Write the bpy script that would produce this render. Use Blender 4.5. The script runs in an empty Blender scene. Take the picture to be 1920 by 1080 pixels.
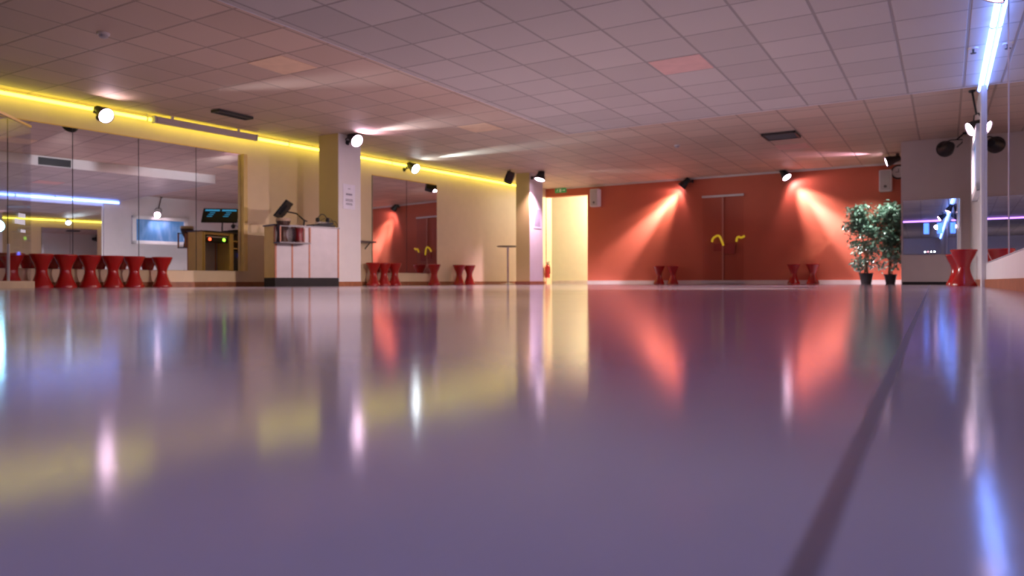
import bpy, bmesh, math, random
from mathutils import Vector, Matrix
random.seed(7)
SC = bpy.context.scene
COL = SC.collection
R = math.radians

# ------------------------------------------------------------------ camera, world, exposure
CAM_Z = 0.07
cd = bpy.data.cameras.new('camera')
cam = bpy.data.objects.new('camera', cd); COL.objects.link(cam)
cd.sensor_width = 36.0
cd.lens = 36.0 * 1370.0 / 1920.0
cd.shift_y = -12.0 / 1920.0
cd.clip_start = 0.01
cam.location = (0, 0, CAM_Z)
cam.rotation_euler = (Matrix.Rotation(R(30.75), 3, 'Z') @ Matrix.Rotation(R(90), 3, 'X') @ Matrix.Rotation(R(-0.12), 3, 'Z')).to_euler()
cd.dof.use_dof = True
cd.dof.focus_distance = 1.7
cd.dof.aperture_fstop = 5.5
SC.camera = cam
W = bpy.data.worlds.new('world'); SC.world = W
W.use_nodes = True
W.node_tree.nodes['Background'].inputs[0].default_value = (0.05, 0.05, 0.06, 1)
W.node_tree.nodes['Background'].inputs[1].default_value = 0.2
SC.view_settings.view_transform = 'Standard'
SC.view_settings.look = 'None'
SC.view_settings.gamma = 1.0
SC.view_settings.exposure = 0.1
SC.view_settings.use_curve_mapping = False
SC.cycles.max_bounces = 10
SC.cycles.diffuse_bounces = 5
SC.cycles.glossy_bounces = 8
SC.cycles.transmission_bounces = 8
SC.cycles.caustics_reflective = True
SC.cycles.caustics_refractive = False
SC.cycles.blur_glossy = 1.0
SC.cycles.sample_clamp_indirect = 3.0
SC.cycles.use_denoising = True

# light settings (each lamp's own light is made in that lamp's builder)
SPOT_W = 1150.0
TUBE_YELLOW = 4.6
TUBE_BLUE = 10.0
TUBE_PURPLE = 5.0

# ------------------------------------------------------------------ materials
MATS = {}
def mat(name, col, rough=0.5, metal=0.0, emit=None, es=0.0, var=0.06, vscale=6.0, bump=0.0, bscale=40.0, coat=0.0, trans=0.0, ior=1.5):
    m = bpy.data.materials.new(name); m.use_nodes = True
    nt = m.node_tree; b = nt.nodes['Principled BSDF']
    b.inputs['Roughness'].default_value = rough
    b.inputs['Metallic'].default_value = metal
    b.inputs['Coat Weight'].default_value = coat
    b.inputs['Transmission Weight'].default_value = trans
    b.inputs['IOR'].default_value = ior
    tc = nt.nodes.new('ShaderNodeTexCoord')
    nz = nt.nodes.new('ShaderNodeTexNoise'); nz.inputs['Scale'].default_value = vscale; nz.inputs['Detail'].default_value = 4
    nt.links.new(tc.outputs['Object'], nz.inputs['Vector'])
    rp = nt.nodes.new('ShaderNodeValToRGB')
    c = Vector(col)
    rp.color_ramp.elements[0].position = 0.3; rp.color_ramp.elements[1].position = 0.7
    rp.color_ramp.elements[0].color = tuple(max(0, x * (1 - var)) for x in c) + (1,)
    rp.color_ramp.elements[1].color = tuple(min(1, x * (1 + var)) for x in c) + (1,)
    nt.links.new(nz.outputs['Fac'], rp.inputs['Fac'])
    nt.links.new(rp.outputs['Color'], b.inputs['Base Color'])
    if emit:
        b.inputs['Emission Color'].default_value = tuple(emit) + (1,)
        b.inputs['Emission Strength'].default_value = es
    if bump:
        n2 = nt.nodes.new('ShaderNodeTexNoise'); n2.inputs['Scale'].default_value = bscale
        nt.links.new(tc.outputs['Object'], n2.inputs['Vector'])
        bp = nt.nodes.new('ShaderNodeBump'); bp.inputs['Strength'].default_value = bump; bp.inputs['Distance'].default_value = 0.01
        nt.links.new(n2.outputs['Fac'], bp.inputs['Height'])
        nt.links.new(bp.outputs['Normal'], b.inputs['Normal'])
    MATS[name] = m
    return m

M_cream = mat('cream_paint', (0.78, 0.62, 0.40), 0.6, var=0.02, bump=0.02, bscale=60)
M_white = mat('white_paint', (0.70, 0.67, 0.66), 0.55, var=0.02, bump=0.02, bscale=60)
M_ret = mat('dim_paint', (0.58, 0.50, 0.47), 0.6, var=0.02, bump=0.02, bscale=60)
M_orange = mat('orange_paint', (0.47, 0.100, 0.050), 0.5, var=0.02, bump=0.02, bscale=60)
M_corr = mat('corridor_paint', (0.82, 0.79, 0.58), 0.6, var=0.02)
M_base_wood = mat('reddish_wood', (0.30, 0.11, 0.045), 0.45, vscale=12, var=0.2)
M_base_white = mat('pale_skirting', (0.7, 0.62, 0.55), 0.5)
M_red = mat('red_plastic', (0.36, 0.006, 0.006), 0.18, coat=0.3, var=0.02)
M_black = mat('black_metal', (0.012, 0.012, 0.014), 0.45)
M_blackp = mat('black_plastic', (0.010, 0.010, 0.011), 0.6)
M_dark = mat('dark_plinth', (0.016, 0.012, 0.013), 0.8, var=0.2)
M_chrome = mat('chrome', (0.8, 0.8, 0.82), 0.12, metal=1.0, var=0.01)
M_alu = mat('aluminium', (0.62, 0.58, 0.58), 0.4, metal=0.3)
M_gold = mat('gold_trim', (0.75, 0.52, 0.16), 0.35, metal=0.4)
M_desk_w = mat('white_laminate', (0.50, 0.45, 0.46), 0.35)
M_desk_y = mat('yellow_laminate', (0.80, 0.58, 0.20), 0.45)
M_edge = mat('orange_wood_edging', (0.42, 0.13, 0.045), 0.4, vscale=30, var=0.2)
M_top = mat('dark_worktop', (0.09, 0.075, 0.075), 0.3)
M_mesh = mat('grey_mesh', (0.24, 0.20, 0.21), 0.5, vscale=60, var=0.3)
M_brown = mat('brown_drum_wood', (0.07, 0.028, 0.016), 0.4, vscale=20, var=0.3)
M_drumred = mat('dark_red_drum', (0.20, 0.012, 0.012), 0.3)
M_skin = mat('drum_skin', (0.42, 0.30, 0.20), 0.6)
M_spk = mat('white_speaker', (0.66, 0.62, 0.64), 0.45)
M_grill = mat('grey_grille', (0.45, 0.42, 0.44), 0.6, vscale=200, var=0.25)
M_paper = mat('paper', (0.74, 0.72, 0.80), 0.8)
M_ink = mat('ink', (0.18, 0.17, 0.22), 0.8)
M_green = mat('exit_green', (0.02, 0.30, 0.10), 0.4, emit=(0.02, 0.45, 0.12), es=0.12)
M_signw = mat('sign_white', (0.75, 0.85, 0.78), 0.4)
M_ext = mat('extinguisher_red', (0.55, 0.03, 0.02), 0.25)
M_leaf = mat('ficus_leaf', (0.18, 0.30, 0.23), 0.3, vscale=14, var=0.5)
M_stem = mat('ficus_stem', (0.22, 0.15, 0.09), 0.7)
M_soil = mat('soil', (0.03, 0.02, 0.015), 0.9)
M_vent = mat('dark_vent', (0.03, 0.03, 0.03), 0.5)
M_ventl = mat('vent_slat', (0.10, 0.09, 0.09), 0.5)
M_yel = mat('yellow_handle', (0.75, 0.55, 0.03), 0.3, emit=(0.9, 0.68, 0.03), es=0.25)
M_redpl = mat('dark_red_plate', (0.30, 0.03, 0.02), 0.4)
M_tile_or = mat('salmon_tile', (0.70, 0.44, 0.38), 0.7)
M_tile_be = mat('beige_tile', (0.80, 0.58, 0.38), 0.7)
M_plin = mat('pale_plinth', (0.62, 0.52, 0.34), 0.5)
M_blue_led = mat('blue_led', (0.05, 0.1, 0.6), 0.3, emit=(0.08, 0.16, 1.0), es=9)
M_green_led = mat('green_led', (0.1, 0.5, 0.05), 0.3, emit=(0.35, 1.0, 0.05), es=4)
M_red_led = mat('red_led', (0.6, 0.05, 0.02), 0.3, emit=(1.0, 0.09, 0.03), es=5)
M_cyan = mat('screen_cyan', (0.05, 0.2, 0.3), 0.3, emit=(0.03, 0.28, 0.5), es=0.9)
M_cyanlamp = mat('cyan_lamp', (0.6, 0.9, 1.0), 0.3, emit=(0.35, 0.8, 1.0), es=45)
M_bluepane = mat('blue_lightbox', (0.1, 0.2, 0.8), 0.3, emit=(0.10, 0.28, 1.0), es=2.2)
M_frame = mat('white_frame', (0.88, 0.90, 0.90), 0.35)
M_yt = mat('yellow_tube', (0.9, 0.8, 0.1), 0.3, emit=(0.97, 0.92, 0.09), es=TUBE_YELLOW)
M_bt = mat('blue_tube', (0.4, 0.5, 1.0), 0.3, emit=(0.16, 0.30, 1.0), es=TUBE_BLUE)
M_pt = mat('purple_tube', (0.6, 0.4, 1.0), 0.3, emit=(0.50, 0.22, 1.0), es=TUBE_PURPLE)
M_lens = mat('lamp_lens', (0.9, 0.85, 0.9), 0.3, emit=(1.0, 0.66, 0.88), es=15)
M_lensc = mat('cool_lamp_lens', (0.85, 0.9, 0.95), 0.3, emit=(0.85, 0.95, 1.0), es=22)
M_pinkdot = mat('pink_lamp', (0.9, 0.5, 0.5), 0.3, emit=(1.0, 0.35, 0.4), es=8)

# mirror
M_mirror = bpy.data.materials.new('mirror_silver'); M_mirror.use_nodes = True
_b = M_mirror.node_tree.nodes['Principled BSDF']
_b.inputs['Base Color'].default_value = (0.80, 0.80, 0.83, 1); _b.inputs['Metallic'].default_value = 1.0; _b.inputs['Roughness'].default_value = 0.0

# clear glass: mostly see-through with a Fresnel sheen
def glass(name, tint, gl=1.5):
    m = bpy.data.materials.new(name); m.use_nodes = True
    nt = m.node_tree; nt.nodes.remove(nt.nodes['Principled BSDF'])
    out = nt.nodes['Material Output']
    t = nt.nodes.new('ShaderNodeBsdfTransparent'); t.inputs[0].default_value = tuple(tint) + (1,)
    g = nt.nodes.new('ShaderNodeBsdfGlossy'); g.inputs['Roughness'].default_value = 0.02
    f = nt.nodes.new('ShaderNodeFresnel')
    ge = nt.nodes.new('ShaderNodeNewGeometry'); mp = nt.nodes.new('ShaderNodeMapRange')
    mp.inputs['To Min'].default_value = gl; mp.inputs['To Max'].default_value = 1 / gl
    nt.links.new(ge.outputs['Backfacing'], mp.inputs['Value']); nt.links.new(mp.outputs[0], f.inputs[0])
    mx = nt.nodes.new('ShaderNodeMixShader')
    nt.links.new(f.outputs[0], mx.inputs[0]); nt.links.new(t.outputs[0], mx.inputs[1]); nt.links.new(g.outputs[0], mx.inputs[2])
    nt.links.new(mx.outputs[0], out.inputs[0])
    return m
M_glass = glass('clear_glass', (0.93, 0.95, 0.97))
M_glass2 = glass('door_glass', (0.97, 0.95, 0.95), 1.25)

# blue picture on the wall screen
def screen_mat():
    m = bpy.data.materials.new('blue_screen_picture'); m.use_nodes = True
    nt = m.node_tree; b = nt.nodes['Principled BSDF']; b.inputs['Roughness'].default_value = 0.2
    tc = nt.nodes.new('ShaderNodeTexCoord'); mp = nt.nodes.new('ShaderNodeMapping')
    mp.inputs['Scale'].default_value = (1, 3.0, 0.8)
    n = nt.nodes.new('ShaderNodeTexNoise'); n.inputs['Scale'].default_value = 2.2; n.inputs['Detail'].default_value = 2
    rp = nt.nodes.new('ShaderNodeValToRGB')
    e = rp.color_ramp.elements
    e[0].position = 0.40; e[0].color = (0.035, 0.10, 0.22, 1)
    e[1].position = 0.8; e[1].color = (0.10, 0.17, 0.32, 1)
    nt.links.new(tc.outputs['Object'], mp.inputs[0]); nt.links.new(mp.outputs[0], n.inputs['Vector'])
    nt.links.new(n.outputs['Fac'], rp.inputs['Fac'])
    nt.links.new(rp.outputs['Color'], b.inputs['Base Color']); nt.links.new(rp.outputs['Color'], b.inputs['Emission Color'])
    b.inputs['Emission Strength'].default_value = 1.0
    return m
M_screen = screen_mat()

# ceiling tiles on a 0.6 m grid
def tile_mat(name, tile, grid):
    m = bpy.data.materials.new(name); m.use_nodes = True
    nt = m.node_tree; N = nt.nodes.new; L = nt.links.new
    b = nt.nodes['Principled BSDF']; b.inputs['Roughness'].default_value = 0.6
    b.inputs['Specular IOR Level'].default_value = 0.35
    tc = N('ShaderNodeTexCoord'); sp = N('ShaderNodeSeparateXYZ'); L(tc.outputs['Object'], sp.inputs[0])
    def mth(op, a, b_=None):
        n = N('ShaderNodeMath'); n.operation = op
        for i, v in enumerate((a, b_)):
            if v is None: continue
            if isinstance(v, (int, float)): n.inputs[i].default_value = v
            else: L(v, n.inputs[i])
        return n.outputs[0]
    ux = mth('DIVIDE', mth('ADD', sp.outputs[0], 2.82), 0.6)
    uy = mth('DIVIDE', mth('SUBTRACT', sp.outputs[1], 5.81), 0.6)
    def edge(u):
        f = mth('FRACT', u)
        return mth('MINIMUM', f, mth('SUBTRACT', 1.0, f))
    d = mth('MULTIPLY', mth('MINIMUM', edge(ux), edge(uy)), 0.6)
    mr = N('ShaderNodeMapRange'); mr.interpolation_type = 'SMOOTHSTEP'
    mr.inputs['From Min'].default_value = 0.008; mr.inputs['From Max'].default_value = 0.018
    L(d, mr.inputs['Value'])
    cb = N('ShaderNodeCombineXYZ'); L(mth('FLOOR', ux), cb.inputs[0]); L(mth('FLOOR', uy), cb.inputs[1])
    wn = N('ShaderNodeTexWhiteNoise'); wn.noise_dimensions = '3D'; L(cb.outputs[0], wn.inputs['Vector'])
    var = mth('ADD', mth('MULTIPLY', wn.outputs['Value'], 0.16), 0.92)
    sc = N('ShaderNodeVectorMath'); sc.operation = 'SCALE'; sc.inputs[0].default_value = tile; L(var, sc.inputs['Scale'])
    sn = N('ShaderNodeTexNoise'); sn.inputs['Scale'].default_value = 55; L(tc.outputs['Object'], sn.inputs['Vector'])
    mx = N('ShaderNodeMix'); mx.data_type = 'RGBA'
    L(mr.outputs[0], mx.inputs['Factor']); mx.inputs['A'].default_value = tuple(grid) + (1,); L(sc.outputs[0], mx.inputs['B'])
    L(mx.outputs['Result'], b.inputs['Base Color'])
    bp = N('ShaderNodeBump'); bp.inputs['Strength'].default_value = 0.6; bp.inputs['Distance'].default_value = 0.006
    L(mth('ADD', mr.outputs[0], mth('MULTIPLY', sn.outputs['Fac'], 0.12)), bp.inputs['Height'])
    L(bp.outputs['Normal'], b.inputs['Normal'])
    return m
M_ceil = tile_mat('beige_ceiling_tiles', (0.57, 0.435, 0.345), (0.36, 0.275, 0.22))
M_raft = tile_mat('pale_ceiling_tiles', (0.50, 0.46, 0.42), (0.32, 0.29, 0.265))

# lacquered dance floor
def floor_mat():
    m = bpy.data.materials.new('lacquered_floor'); m.use_nodes = True
    nt = m.node_tree; N = nt.nodes.new; L = nt.links.new
    b = nt.nodes['Principled BSDF']
    tc = N('ShaderNodeTexCoord')
    n1 = N('ShaderNodeTexNoise'); n1.inputs['Scale'].default_value = 0.9; n1.inputs['Detail'].default_value = 5
    L(tc.outputs['Object'], n1.inputs['Vector'])
    rp = N('ShaderNodeValToRGB')
    rp.color_ramp.elements[0].position = 0.35; rp.color_ramp.elements[0].color = (0.385, 0.35, 0.42, 1)
    rp.color_ramp.elements[1].position = 0.65; rp.color_ramp.elements[1].color = (0.43, 0.39, 0.465, 1)
    L(n1.outputs['Fac'], rp.inputs['Fac']); L(rp.outputs['Color'], b.inputs['Base Color'])
    n2 = N('ShaderNodeTexNoise'); n2.inputs['Scale'].default_value = 2.3; n2.inputs['Detail'].default_value = 6
    L(tc.outputs['Object'], n2.inputs['Vector'])
    mr = N('ShaderNodeMapRange'); mr.inputs['To Min'].default_value = 0.07; mr.inputs['To Max'].default_value = 0.12
    L(n2.outputs['Fac'], mr.inputs['Value']); L(mr.outputs[0], b.inputs['Roughness'])
    n3 = N('ShaderNodeTexNoise'); n3.inputs['Scale'].default_value = 1.6; n3.inputs['Detail'].default_value = 3
    L(tc.outputs['Object'], n3.inputs['Vector'])
    bp = N('ShaderNodeBump'); bp.inputs['Strength'].default_value = 0.10; bp.inputs['Distance'].default_value = 0.002
    n4 = N('ShaderNodeTexNoise'); n4.inputs['Scale'].default_value = 350; n4.inputs['Detail'].default_value = 1
    L(tc.outputs['Object'], n4.inputs['Vector'])
    bp2 = N('ShaderNodeBump'); bp2.inputs['Strength'].default_value = 0.32; bp2.inputs['Distance'].default_value = 0.0002
    L(n4.outputs['Fac'], bp2.inputs['Height'])
    L(n3.outputs['Fac'], bp.inputs['Height']); L(bp.outputs['Normal'], bp2.inputs['Normal']); L(bp2.outputs['Normal'], b.inputs['Normal'])
    b.inputs['IOR'].default_value = 1.5
    return m
M_floor = floor_mat()

# ------------------------------------------------------------------ mesh helpers
class MB:
    def __init__(s): s.bm = bmesh.new()
    def box(s, c, d, rz=0.0, bev=0.0, rot=None):
        m = Matrix.Translation(Vector(c))
        if rot is not None: m = m @ rot.to_4x4()
        else: m = m @ Matrix.Rotation(rz, 4, 'Z')
        r = bmesh.ops.create_cube(s.bm, size=1.0, matrix=m @ Matrix.Diagonal((d[0], d[1], d[2], 1)))
        if bev:
            vs = set(r['verts']); es = [e for e in s.bm.edges if e.verts[0] in vs and e.verts[1] in vs]
            bmesh.ops.bevel(s.bm, geom=es, offset=bev, segments=2, affect='EDGES')
        return s
    def cone(s, p0, p1, r0, r1, seg=24):
        p0, p1 = Vector(p0), Vector(p1); v = p1 - p0; l = v.length
        q = v.to_track_quat('Z', 'Y').to_matrix().to_4x4()
        bmesh.ops.create_cone(s.bm, cap_ends=True, segments=seg, radius1=r0, radius2=r1, depth=l, matrix=Matrix.Translation((p0 + p1) / 2) @ q)
        return s
    def lathe(s, prof, origin=(0, 0, 0), axis=(0, 0, 1), seg=40, cap=True):
        o = Vector(origin); q = Vector(axis).normalized().to_track_quat('Z', 'Y').to_matrix()
        rings = []
        for r, z in prof:
            if r < 1e-6: rings.append([s.bm.verts.new(o + q @ Vector((0, 0, z)))])
            else: rings.append([s.bm.verts.new(o + q @ Vector((r * math.cos(2 * math.pi * k / seg), r * math.sin(2 * math.pi * k / seg), z))) for k in range(seg)])
        for a, b in zip(rings, rings[1:]):
            for k in range(seg):
                k2 = (k + 1) % seg
                if len(a) == 1 and len(b) == 1: continue
                if len(a) == 1: s.bm.faces.new((a[0], b[k2], b[k]))
                elif len(b) == 1: s.bm.faces.new((a[k], a[k2], b[0]))
                else: s.bm.faces.new((a[k], a[k2], b[k2], b[k]))
        if cap:
            for ring in (rings[0], rings[-1]):
                if len(ring) > 1: s.bm.faces.new(ring)
        return s
    def tube(s, pts, r, seg=10):
        pts = [Vector(p) for p in pts]; rings = []; up = Vector((0.13, 0.21, 0.97))
        for i, p in enumerate(pts):
            t = (pts[min(i + 1, len(pts) - 1)] - pts[max(i - 1, 0)]).normalized()
            a = t.cross(up)
            if a.length < 0.05: a = t.cross(Vector((1, 0, 0)))
            a.normalize(); b = t.cross(a)
            rr = r[i] if isinstance(r, (list, tuple)) else r
            rings.append([s.bm.verts.new(p + rr * (math.cos(2 * math.pi * k / seg) * a + math.sin(2 * math.pi * k / seg) * b)) for k in range(seg)])
        for a, b in zip(rings, rings[1:]):
            for k in range(seg): s.bm.faces.new((a[k], a[(k + 1) % seg], b[(k + 1) % seg], b[k]))
        s.bm.faces.new(rings[0]); s.bm.faces.new(rings[-1])
        return s
    def prism(s, poly, z0, z1):
        a = [s.bm.verts.new((x, y, z0)) for x, y in poly]; b = [s.bm.verts.new((x, y, z1)) for x, y in poly]
        n = len(poly)
        for k in range(n): s.bm.faces.new((a[k], a[(k + 1) % n], b[(k + 1) % n], b[k]))
        s.bm.faces.new(a[::-1]); s.bm.faces.new(b)
        return s
    def quad(s, *p):
        s.bm.faces.new([s.bm.verts.new(q) for q in p]); return s
    def build(s, name, m, parent=None, smooth=False, kind=None, label=None):
        bmesh.ops.recalc_face_normals(s.bm, faces=s.bm.faces)
        me = bpy.data.meshes.new(name); s.bm.to_mesh(me); s.bm.free()
        me.materials.append(m)
        if smooth:
            for f in me.polygons: f.use_smooth = True
            try: me.set_sharp_from_angle(angle=R(40))
            except Exception: pass
        o = bpy.data.objects.new(name, me); COL.objects.link(o)
        if parent is not None: o.parent = parent
        if kind: o['kind'] = kind
        if label: o['label'] = label
        return o

def tag(o, label, cat, group=None, kind=None):
    o['label'] = label; o['category'] = cat
    if group: o['group'] = group
    if kind: o['kind'] = kind
    return o
def thing(name, loc, label, cat, group=None, rz=0.0):
    o = bpy.data.objects.new(name, None); COL.objects.link(o)
    o.empty_display_size = 0.1
    o.location = loc; o.rotation_euler = (0, 0, rz)
    return tag(o, label, cat, group)
def struct(name, mb, m, label=None):
    o = mb.build(name, m, kind='structure')
    if label: o['label'] = label
    return o
def dup(root, loc, label, rz=None):
    r = root.copy(); COL.objects.link(r); r.location = loc; r['label'] = label
    if rz is not None: r.rotation_euler = (0, 0, rz)
    for ch in list(root.children):
        c = ch.copy(); COL.objects.link(c); c.parent = r
        for g in list(ch.children):
            d = g.copy(); COL.objects.link(d); d.parent = c
    return r

# ------------------------------------------------------------------ the room
H_OUT, H_RAFT = 2.664, 2.465
Y_FAR, Y_RET, Y_BACK = 18.10, 15.45, -16.3
def LW(y): return -10.86 + 0.0906 * (y - 4.9)      # left wall plane
def RW(y): return 0.425 - 0.0055 * (y - 5.0)       # right wall plane
LANG = math.atan(0.0906)
LDIR = Vector((math.sin(LANG), math.cos(LANG), 0)); LNOR = Vector((math.cos(LANG), -math.sin(LANG), 0))
LROT = -LANG
def lp(y, off=0.0, z=0.0):
    return Vector((LW(y), y, z)) + LNOR * off
RROT = math.atan(0.0055)

struct('floor', MB().box((-5.2, 2.6, -0.05), (14.5, 39.5, 0.1)), M_floor)
struct('ceiling', MB().box((-5.2, 2.6, H_OUT + 0.1), (14.5, 39.5, 0.2)), M_ceil)
RX = -5.30
struct('ceiling_raft', MB().prism([(RX, Y_BACK), (RW(Y_BACK) + 0.1, Y_BACK), (RW(10.65) + 0.1, 10.65), (RX, 10.65)], H_RAFT, H_OUT + 0.02), M_raft)
struct('trim_raft_left', MB().box((RX - 0.006, (Y_BACK + 10.65) / 2, (H_RAFT + H_OUT) / 2 - 0.002), (0.012, 10.65 - Y_BACK, H_OUT - H_RAFT + 0.004)), M_white)
struct('trim_raft_far', MB().box(((RX + 0.39) / 2, 10.656, (H_RAFT + H_OUT) / 2 - 0.002), (0.39 - RX, 0.012, H_OUT - H_RAFT + 0.004)), M_white)
def wall_l(y0, y1, z0, z1, t=0.2):
    return MB().prism([(LW(y0), y0), (LW(y1), y1), (LW(y1) - t, y1), (LW(y0) - t, y0)], z0, z1)
struct('wall_left', wall_l(Y_BACK, 18.4, 0, H_OUT + 0.05), M_cream)
struct('wall_right', MB().prism([(RW(Y_BACK), Y_BACK), (RW(16.4), 16.4), (RW(16.4) + 0.2, 16.4), (RW(Y_BACK) + 0.2, Y_BACK)], 0, H_OUT + 0.05), M_white)
struct('wall_return', MB().prism([(-0.73, Y_RET), (0.55, Y_RET), (0.55, Y_FAR + 0.2), (-0.73, Y_FAR + 0.2)], 0, H_OUT + 0.05), M_ret)
struct('wall_back', MB().box((-5.0, Y_BACK - 0.1, 1.3), (14.2, 0.2, 2.7)), M_white)
# far wall with its doorway
DX0, DX1, DZ = -9.66, -8.38, 2.43
wf = MB().box(((-9.9 + DX0) / 2, Y_FAR + 0.1, 1.35), (DX0 + 9.9, 0.2, 2.7))
wf.box(((DX1 - 0.73) / 2, Y_FAR + 0.1, 1.35), (-0.73 - DX1, 0.2, 2.7))
wf.box(((DX0 + DX1) / 2, Y_FAR + 0.1, (DZ + 2.7) / 2), (DX1 - DX0, 0.2, 2.7 - DZ))
struct('wall_far', wf, M_orange)
# corridor beyond the doorway
struct('wall_corridor_far', MB().box((-9.2, 20.0, 1.35), (4.8, 0.2, 2.7)), M_corr)
struct('wall_corridor_left', MB().box((-11.5, 19.1, 1.35), (0.2, 1.6, 2.7)), M_corr)
struct('wall_corridor_right', MB().box((-7.0, 19.1, 1.35), (0.2, 1.6, 2.7)), M_corr)
struct('baseboard_corridor', MB().box((-9.25, 19.885, 0.05), (4.3, 0.03, 0.10)), M_base_white)
# pillars
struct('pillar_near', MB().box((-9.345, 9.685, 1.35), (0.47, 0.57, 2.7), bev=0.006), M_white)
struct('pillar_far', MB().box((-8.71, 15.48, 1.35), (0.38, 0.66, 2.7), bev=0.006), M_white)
M_tube_glow = mat('yellow_tube_glow', (0.62, 0.50, 0.20), 0.55, var=0.02)  # yellow tube light painted into the near faces of both pillars
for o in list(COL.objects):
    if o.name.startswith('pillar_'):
        o.data.materials.append(M_tube_glow)
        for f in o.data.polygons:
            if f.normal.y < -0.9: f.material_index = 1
def skirt(name, cx, cy, dx, dy, m=M_base_wood, h=0.075):
    struct(name, MB().box((cx, cy, h / 2), (dx, dy, h)), m)
skirt('baseboard_pillar_near', -9.345, 9.685, 0.50, 0.60)
skirt('baseboard_pillar_far', -8.71, 15.48, 0.41, 0.69)
struct('baseboard_left', MB().prism([(LW(Y_BACK) + 0.02, Y_BACK), (LW(18.1) + 0.02, 18.1), (LW(18.1) - 0.05, 18.1), (LW(Y_BACK) - 0.05, Y_BACK)], 0, 0.075), M_base_wood)
skirt('baseboard_far', (DX1 - 0.73) / 2, Y_FAR - 0.01, -0.73 - DX1, 0.03, M_base_white, 0.09)
skirt('baseboard_return', -0.16, Y_RET - 0.01, 1.1, 0.03, M_dark, 0.05)
struct('baseboard_right', MB().prism([(RW(Y_BACK) - 0.015, Y_BACK), (RW(15.4) - 0.015, 15.4), (RW(15.4) + 0.05, 15.4), (RW(Y_BACK) + 0.05, Y_BACK)], 0, 0.085), M_base_wood)
struct('trim_ceiling_far', MB().box((-4.8, Y_FAR - 0.015, H_OUT - 0.02), (9.0, 0.03, 0.04)), M_alu)
struct('trim_floor_seam', MB().prism([(0.0865, -8), (0.0935, -8), (-0.2355, 14.5), (-0.2425, 14.5)], -0.01, 0.0005), mat('dark_seam', (0.17, 0.145, 0.17), 0.35))

# ------------------------------------------------------------------ ceiling fittings
def ctile(x, y, z, m, label):
    o = MB().box((0, 0, 0), (0.565, 0.565, 0.006)).build('ceiling_tile', m)
    o.location = (x, y, z - 0.002)
    tag(o, label, 'ceiling tile', 'off-colour ceiling tiles')
ctile(-2.52, 7.91, H_RAFT, M_tile_or, 'salmon pink ceiling tile with dark edges in the lowered middle ceiling')
ctile(-6.82, 6.11, H_OUT, M_tile_be, 'beige ceiling tile lighter than its neighbours, left of the lowered ceiling')
ctile(-6.75, 10.31, H_OUT, M_tile_be, 'beige ceiling tile above the pillar with the poster, farther along')
ctile(-2.55, 14.87, H_OUT, M_tile_or, 'pink ceiling tile just beyond the square vent, near the orange wall')

def vent(name, loc, w, l, n, label, rz=0.0):
    t = thing(name, loc, label, 'air vent', None, rz)
    fr = MB()
    for sx in (-1, 1): fr.box((sx * (w / 2), 0, -0.02), (0.03, l + 0.03, 0.04))
    for sy in (-1, 1): fr.box((0, sy * (l / 2), -0.02), (w, 0.03, 0.04))
    fr.build('frame', M_vent, t)
    MB().box((0, 0, -0.004), (w, l, 0.008)).build('backing', M_black, t)
    for k in range(n):
        y = -l / 2 + (k + 0.5) * l / n
        MB().box((0, y, -0.02), (w - 0.02, 0.008, 0.03), rot=Matrix.Rotation(R(35), 3, 'X')).build('slat', M_ventl, t)
vent('ceiling_vent', (-9.43, 7.46, H_OUT), 0.16, 0.60, 12, 'long dark slotted vent in the ceiling near the yellow tube')
vent('ceiling_vent', (-2.52, 13.58, H_OUT), 0.54, 0.54, 8, 'square dark vent in the ceiling before the orange wall')
# black vent set into the side of the lowered ceiling (seen in the left mirror)
t = thing('side_vent', (RX - 0.012, 7.2, 2.555), 'black rectangular vent in the side of the lowered ceiling', 'air vent')
fr = MB()
for s_ in (-1, 1):
    fr.box((-0.012, s_ * 0.29, 0), (0.025, 0.02, 0.15)); fr.box((-0.012, 0, s_ * 0.07), (0.025, 0.60, 0.015))
fr.build('frame', M_vent, t)
MB().box((-0.004, 0, 0), (0.008, 0.58, 0.13)).build('grille', M_black, t)

def detector(loc, label, s=1.0):
    t = thing('smoke_detector', loc, label, 'smoke detector')
    MB().lathe([(0.0, 0), (0.055 * s, 0), (0.055 * s, -0.014 * s), (0.05 * s, -0.02 * s), (0, -0.02 * s)], seg=24).build('base', M_spk, t, True)
    MB().lathe([(0.04 * s, -0.02 * s), (0.038 * s, -0.04 * s), (0.02 * s, -0.05 * s), (0, -0.052 * s)], seg=24).build('sensor', M_grill, t, True)
detector((-7.53, 4.36, H_OUT), 'small round white detector on the ceiling above the left side', 1.1)
detector((-4.41, 13.57, H_OUT), 'small round white detector on the ceiling before the orange wall')
t = thing('sprinkler', (0.24, 8.9, H_RAFT), 'small dark sprinkler on the ceiling beside the blue tube', 'sprinkler')
MB().cone((0, 0, 0), (0, 0, -0.012), 0.05, 0.045).build('rose', M_alu, t, True)
MB().cone((0, 0, -0.012), (0, 0, -0.05), 0.012, 0.008).cone((0, 0, -0.05), (0, 0, -0.056), 0.028, 0.028).build('head', M_vent, t, True)

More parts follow.
